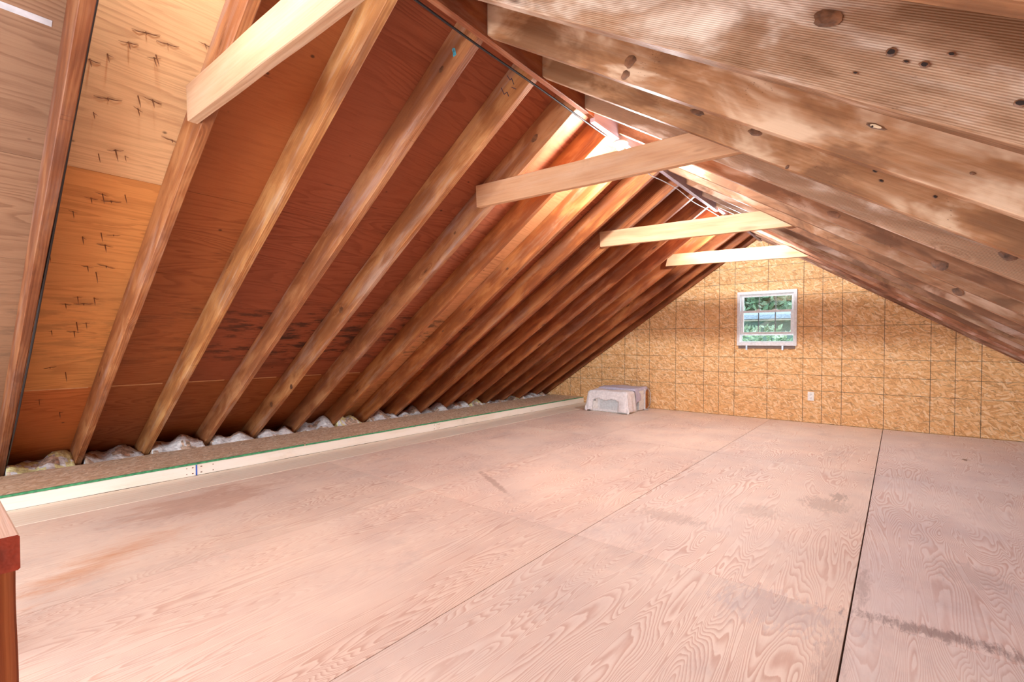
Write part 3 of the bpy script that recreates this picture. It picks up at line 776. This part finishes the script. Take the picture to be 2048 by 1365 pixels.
for i, (u, v) in enumerate(nails):
    d = cam_ray(u, v); h = cam.location.z
    t = (ZL + SL * 1.4 + DVL - h) / (d.z - SL * d.x); P = Vector((0, 0, h)) + d * t
    o = bpy.data.objects.new('nail_tip', nail_mes[(i * 7) % 5]); C.objects.link(o)
    o.location = P - nL.normalized() * .001
    # local z points down into the attic, local y runs along the grain
    Z = -nL.normalized(); Y = Vector((0, 1, 0)); X = Y.cross(Z)
    R = Matrix((X, Y, Z)).transposed(); s = rn.uniform(.95, 1.6)
    o.rotation_euler = (R @ Matrix.Rotation(rn.uniform(-.4, .4), 3, 'Z')).to_euler(); o.scale = (s, s * rn.choice((1, -1)), s)
    tag(o, 'rusty nail tip poking through the pale roof plywood at far left', 'nail', 'nail tips in the pale left bay')

# ------------------------------------------------------------------ gable window
wn = empty('window_1', ((WX0 + WX1) / 2, YW, WZ0)); tag(wn, kind='structure')
WP = Matrix.Translation((-(WX0 + WX1) / 2, -YW, -WZ0))
def wpart(name, boxes, mat, bev=.002, parent=None):
    bm = bmesh.new()
    for b6 in boxes: box(bm, *b6, bev=bev)
    o = link(name, mesh_of(bm, name), mat, parent or wn)
    o.matrix_parent_inverse = WP
    return o
F0, F1 = YW - .03, YW + .07
fw = .036
def frame_boxes(x0, x1, z0, z1, wd, ya, yb, wb=None, wt=None):
    wb = wb or wd; wt = wt or wd
    return [(x0, x0 + wd, ya, yb, z0, z1), (x1 - wd, x1, ya, yb, z0, z1), (x0 + wd, x1 - wd, ya, yb, z0, z0 + wb), (x0 + wd, x1 - wd, ya, yb, z1 - wt, z1)]
wpart('window_frame', frame_boxes(WX0, WX1, WZ0, WZ1, fw, F0, F1, wb=.045), M['white'])
ix0, ix1 = WX0 + fw, WX1 - fw
wpart('upper_sash', frame_boxes(ix0, ix1, 1.366, WZ1 - fw, .030, YW + .035, YW + .055, wb=.02), M['white'])
wpart('upper_glass', [(ix0 + .03, ix1 - .03, YW + .044, YW + .047, 1.386, WZ1 - fw - .03)], M['glass'], bev=0)
wpart('lower_sash', frame_boxes(ix0, ix1, 1.078, 1.388, .036, YW + .003, YW + .028, wb=.030, wt=.030), M['white'])
wpart('lower_glass', [(ix0 + .036, ix1 - .036, YW + .014, YW + .017, 1.108, 1.358)], M['glass'], bev=0)
mx = [ix0 + (ix1 - ix0) * f for f in (.345, .66)]
wpart('muntin', [(x - .004, x + .004, YW + .040, YW + .043, 1.386, WZ1 - fw - .03) for x in mx], M['grey_muntin'], bev=0)
wpart('muntin', [(x - .006, x + .006, YW + .018, YW + .021, 1.108, 1.358) for x in mx], M['grey_muntin'], bev=0)
for x in mx:
    wpart('sash_lock', [(x - .028, x + .018, YW - .002, YW + .02, 1.388, 1.394), (x - .012, x + .024, YW - .004, YW + .012, 1.394, 1.400)], M['offwhite'], bev=.001)
wpart('screen_frame', frame_boxes(ix0, ix1, .98, 1.078, .012, YW + .03, YW + .045), M['white'], bev=.001)
o = wpart('sill_strip', [(WX0 + .015, WX1 - .02, YW - .012, YW - .001, WZ0 - .038, WZ0 - .001)], M['dark_strip'], bev=.001)  # dark strip on the wall just below the sill
for x in (WX0 + .115, WX1 - .155):
    wpart('mounting_bracket', [(x - .010, x + .010, YW - .02, YW - .012, WZ0 - .055, WZ0 + .0), (x - .005, x + .005, YW - .026, YW - .02, WZ0 - .045, WZ0 - .02)], M['steel'], bev=.001)

# frame round the invented opening that holds the rear fill light
w2 = empty('fill_light_opening', (-1.0, YB, .5)); tag(w2, kind='structure')
bm = bmesh.new()
for b6 in frame_boxes(-4.25, .45, .25, 1.3, .05, YB - .07, YB + .01): box(bm, *b6, bev=.002)
o = link('window_frame', mesh_of(bm, 'window_frame'), M['white'], w2); o.matrix_parent_inverse = Matrix.Translation((1.0, -YB, -.5))

# ------------------------------------------------------------------ outlet on the gable
ot = empty('wall_outlet', (-.82, YW - .001, .325)); tag(ot, 'white duplex outlet low on the OSB gable wall', 'outlet')
bm = bmesh.new(); box(bm, -.033, .033, -.006, 0, -.053, .053, bev=.002); link('cover_plate', mesh_of(bm, 'cover_plate'), M['offwhite'], ot)
for z in (-.021, .021):
    bm = bmesh.new(); box(bm, -.015, .015, -.008, -.004, z - .014, z + .014, bev=.002); s = link('socket', mesh_of(bm, 'socket'), M['offwhite'], ot)
    bm = bmesh.new(); box(bm, -.0075, -.0055, -.0085, -.0075, z - .004, z + .006); box(bm, .0055, .0075, -.0085, -.0075, z - .004, z + .006); box(bm, -.002, .002, -.0085, -.0075, z - .011, z - .007)
    link('slot', mesh_of(bm, 'slot'), M['hole'], s)

# ------------------------------------------------------------------ newel and rail at the lower left
ry0, ry1, rxe = -.001, .084, -.964
rl = empty('stair_rail', (rxe, .04, 0)); tag(rl, 'orange wooden stair rail end at the lower left corner, top lit bright', 'railing')
RP = Matrix.Translation((-rxe, -.04, 0))
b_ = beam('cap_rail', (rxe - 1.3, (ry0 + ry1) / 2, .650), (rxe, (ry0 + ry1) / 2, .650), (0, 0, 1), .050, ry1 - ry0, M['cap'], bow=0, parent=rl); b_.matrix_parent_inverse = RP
b_.data.materials.append(M['shaded_end'])
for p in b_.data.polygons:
    if abs(p.normal.x) > .9: p.material_index = 4  # end faces get the colour with the painted-in shade
for x in (rxe - .003, rxe - 1.2):
    b_ = beam('newel_post', (x - .042, (ry0 + ry1) / 2, .0), (x - .042, (ry0 + ry1) / 2, .6495), (1, 0, 0), .084, ry1 - ry0 - .006, M['rail'], bow=0, color=(.85, .8, .8, 1), parent=rl)
    b_.matrix_parent_inverse = RP @ Matrix.Translation((-.042, 0, 0))

# ------------------------------------------------------------------ window air conditioner with two cloths
ac = empty('air_conditioner', (-3.15, 6.35, 0)); tag(ac, 'white window air conditioner on the floor by the gable wall under cloths', 'air conditioner')
AP = Matrix.Translation((3.15, -6.35, 0))
def acp(name, boxes, mat, bev=.003, parent=None):
    bm = bmesh.new()
    for b6 in boxes: box(bm, *b6, bev=bev)
    o = link(name, mesh_of(bm, name), mat, parent or ac); o.matrix_parent_inverse = AP if not parent else Matrix(); return o
ax0, ax1 = -3.425, -2.86
acp('front_panel', [(ax0, ax1, 6.0, 6.05, .008, .275)], M['white'], bev=.012)
acp('casing', [(ax0 + .01, ax1 - .004, 6.0505, 6.50, .012, .285)], M['offwhite'], bev=.005)
bm = bmesh.new()
for i in range(12): box(bm, ax0 + .165, ax0 + .43, 5.994, 6.0, .045 + i * .0135, .052 + i * .0135)
o = link('grille', mesh_of(bm, 'grille'), plain('grille_grey', (.66, .70, .72), .5), ac); o.matrix_parent_inverse = AP
acp('control_panel', [(ax0 + .045, ax0 + .13, 5.995, 6.0, .04, .20)], M['offwhite'], bev=.002)
acp('control_knob', [(ax0 + .075, ax0 + .10, 5.988, 5.995, .15, .175)], M['grey_muntin'], bev=.002)
acp('side_vent', [(ax1 - .004, ax1 - .001, 6.13 + j * .075, 6.185 + j * .075, .06 + i * .014, .067 + i * .014) for i in range(9) for j in range(2)], M['louver_dark'], bev=0)
bm = bmesh.new()
for i in range(7): box(bm, ax1 + .001 + i * .0042, ax1 + .0032 + i * .0042, 6.34 + (i % 2) * .02, 6.50 + (i % 2) * .02, .02, .29)
box(bm, ax1 - .0, ax1 + .036, 6.53, 6.545, .01, .305)
o = link('accordion_panel', mesh_of(bm, 'accordion_panel'), M['white'], ac); o.matrix_parent_inverse = AP
acp('mounting_flange', [(ax0 - .005, ax1 + .0, 6.505, 6.528, .01, .318)], M['white'], bev=.002)
acp('coil', [(ax0 + .02, ax1 + .004, 6.53, 6.70, .012, .305)], M['copper'], bev=.004)
acp('base_pan', [(ax0 + .005, ax1 - .002, 6.02, 6.70, .0005, .0118)], M['offwhite'], bev=.002)
bm = bmesh.new()
pts = []
for i in range(17):
    a = math.pi * (-.5 + i / 16); pts.append((-2.862 + .05 * math.cos(a), 6.695, .157 + .145 * math.sin(a)))
tube(bm, pts, .0045, 8)
tube(bm, [(-2.862, 6.695, .010), (-2.85, 6.66, .006), (-2.82, 6.62, .006), (-2.80, 6.58, .006), (-2.83, 6.55, .006), (-2.87, 6.56, .009)], .0045, 8)
o = link('power_cord', mesh_of(bm, 'power_cord'), M['cable_white'], ac); o.matrix_parent_inverse = AP

def drape(name, x0, x1, y0, y1, ztop, hang, mat, label, seed, left, right, frontcut=None, back=0.0):
    """cloth: grid over the top, sides falling by left/right/front amounts"""
    rnd = random.Random(seed); bm = bmesh.new()
    front = hang; W_ = x1 - x0; Dp = y1 - y0
    nu, nv = 44, 34; g = []
    tot_u = left + W_ + right; tot_v = front + Dp + back
    ph = [rnd.uniform(0, 6.28) for _ in range(8)]
    for i in range(nu + 1):
        row = []
        for j in range(nv + 1):
            u = i / nu * tot_u; v = j / nv * tot_v
            # ragged hem
            x = x0 + (u - left); y = y0 + (v - front); z = ztop + .004
            fx = fy = 0
            if u < left: fx = left - u; x = x0 - .012 - .16 * fx
            elif u > left + W_: fx = u - left - W_; x = x1 + .012 + .10 * fx
            if v < front: fy = front - v; y = y0 - .012 - .10 * fy
            elif v > front + Dp: fy = v - front - Dp; y = y1 + .012
            drop = max(fx, fy) + .25 * min(fx, fy)
            z = ztop + .004 - drop
            if fy > 0: y += .010 * math.sin(u * 34 + ph[0]) * min(1, fy * 6)
            if fx > 0: x += .010 * math.sin(v * 38 + ph[1]) * min(1, fx * 6)
            if not fx and not fy: z += .006 * math.sin(u * 16 + ph[2]) * math.sin(v * 14 + ph[3]) + .006
            z = max(z, .004 + .006 * abs(math.sin(u * 20 + v * 13)))
            row.append(bm.verts.new((x, y, z)))
        g.append(row)
    for i in range(nu):
        for j in range(nv):
            cu = (i + .5) / nu * tot_u; cv = (j + .5) / nv * tot_v
            if frontcut and frontcut(cu - left, front - cv): continue
            f = bm.faces.new((g[i][j], g[i + 1][j], g[i + 1][j + 1], g[i][j + 1])); f.smooth = True
    for v in [v for v in bm.verts if not v.link_faces]: bm.verts.remove(v)
    o = link(name, mesh_of(bm, name), mat)
    md = o.modifiers.new('thickness', 'SOLIDIFY'); md.thickness = .003; md.offset = 1
    tag(o, label, 'cloth'); return o
# front cloth: short over the grille, long at the two front corners
W1 = ax1 - ax0
drape('white_cloth', ax0, ax1, 6.0, 6.22, .288, .27, M['cloth_white'], 'white cloth draped over the front of the air conditioner', 4, .30, .27,
      frontcut=lambda u, d: d > .115 + .012 * math.sin(u * 30) and (.05 < u < W1 - .11))
drape('lilac_cloth', ax0 + .02, ax1 + .004, 6.24, 6.66, .316, .025, M['cloth_lilac'], 'grey lilac cloth over the rear of the air conditioner', 9, .05, .22,
      frontcut=lambda u, d: (u > W1 - .016 and (u - W1 + .016) > .21 - .46 * (-d)))

# ------------------------------------------------------------------ outdoors seen through the gable window
boxobj('ground', (-26, 22, 7.6, 40, -3.2, -3.0), M['lawn'], bev=0); tag(bpy.data.objects['ground'], kind='structure')
hs = empty('neighbouring_house', (-3.2, 12.5, -3.0)); tag(hs, 'neighbouring house roof edge seen through the window', 'house')
HP = Matrix.Translation((3.2, -12.5, 3.0))
def hp(name, b6, mat):
    o = boxobj(name, b6, mat, hs, bev=.01); o.matrix_parent_inverse = HP
hp('house_wall', (-6.5, .6, 11.8, 14.5, -3.0, 1.44), M['siding'])
bm = bmesh.new()
P = [(-7, 11.3, 1.57), (1.1, 11.3, 1.57), (1.1, 14.5, 1.86), (-7, 14.5, 1.86)]
a = [bm.verts.new(p) for p in P]; b2 = [bm.verts.new((p[0], p[1], p[2] - .10)) for p in P]
bm.faces.new(a); bm.faces.new(b2[::-1])
for i in range(4): bm.faces.new((a[i], b2[i], b2[(i + 1) % 4], a[(i + 1) % 4]))
o = link('house_roof', mesh_of(bm, 'house_roof'), M['roof_grey'], hs); o.matrix_parent_inverse = HP
hp('gutter', (-7, 1.1, 11.2, 11.298, 1.475, 1.572), M['roof_grey'])
hp('soffit', (-7, 1.1, 11.24, 11.6, 1.44, 1.473), M['gutter'])
def foliage(name, c, r, n, size, mats, label, cat, trunk=True, seed=1):
    t = empty(name, (c[0], c[1], -3.0)); tag(t, label, cat)
    rnd = random.Random(seed); bm = bmesh.new()
    for _ in range(n):
        while True:
            p = Vector((rnd.uniform(-1, 1), rnd.uniform(-1, 1), rnd.uniform(-1, 1)))
            if p.length < 1: break
        p = Vector((p.x * r[0], p.y * r[1], p.z * r[2])) + Vector((0, 0, c[2] + 3.0))
        d = Vector((rnd.gauss(0, 1), rnd.gauss(0, 1), rnd.gauss(0, 1))).normalized(); e = d.orthogonal().normalized(); s = size * rnd.uniform(.6, 1.3)
        vs = [bm.verts.new(p + d * s), bm.verts.new(p + e * s * .45), bm.verts.new(p - d * s), bm.verts.new(p - e * s * .45)]
        f = bm.faces.new(vs); f.material_index = rnd.randrange(2)
    me = bpy.data.meshes.new('foliage'); bm.to_mesh(me); bm.free()
    link('foliage', me, mats, t)
    if trunk:
        bm = bmesh.new(); tube(bm, [(0, 0, 0), (.05, 0, (c[2] + 3) * .5), (0, .05, c[2] + 3)], [.22, .17, .08], 10)
        link('trunk', mesh_of(bm, 'trunk'), M['bark'], t)
foliage('garden_tree', (-4.6, 17.2, 2.9), (2.2, 1.2, 2.7), 7500, .14, [M['leaf'], M['leaf2']], 'leafy green tree behind the roof seen through the upper panes', 'tree', seed=2)
foliage('garden_tree', (-2.3, 20.2, 3.1), (2.6, 1.2, 2.9), 8000, .14, [M['leaf2'], M['leaf']], 'second leafy tree seen through the right upper pane', 'tree', seed=3)
foliage('garden_bush', (-1.9, 9.5, -.35), (1.5, .6, 1.66), 6500, .075, [M['leaf'], M['leaf2']], 'bushy green shrub seen through the lower panes of the window', 'bush', trunk=True, seed=4)
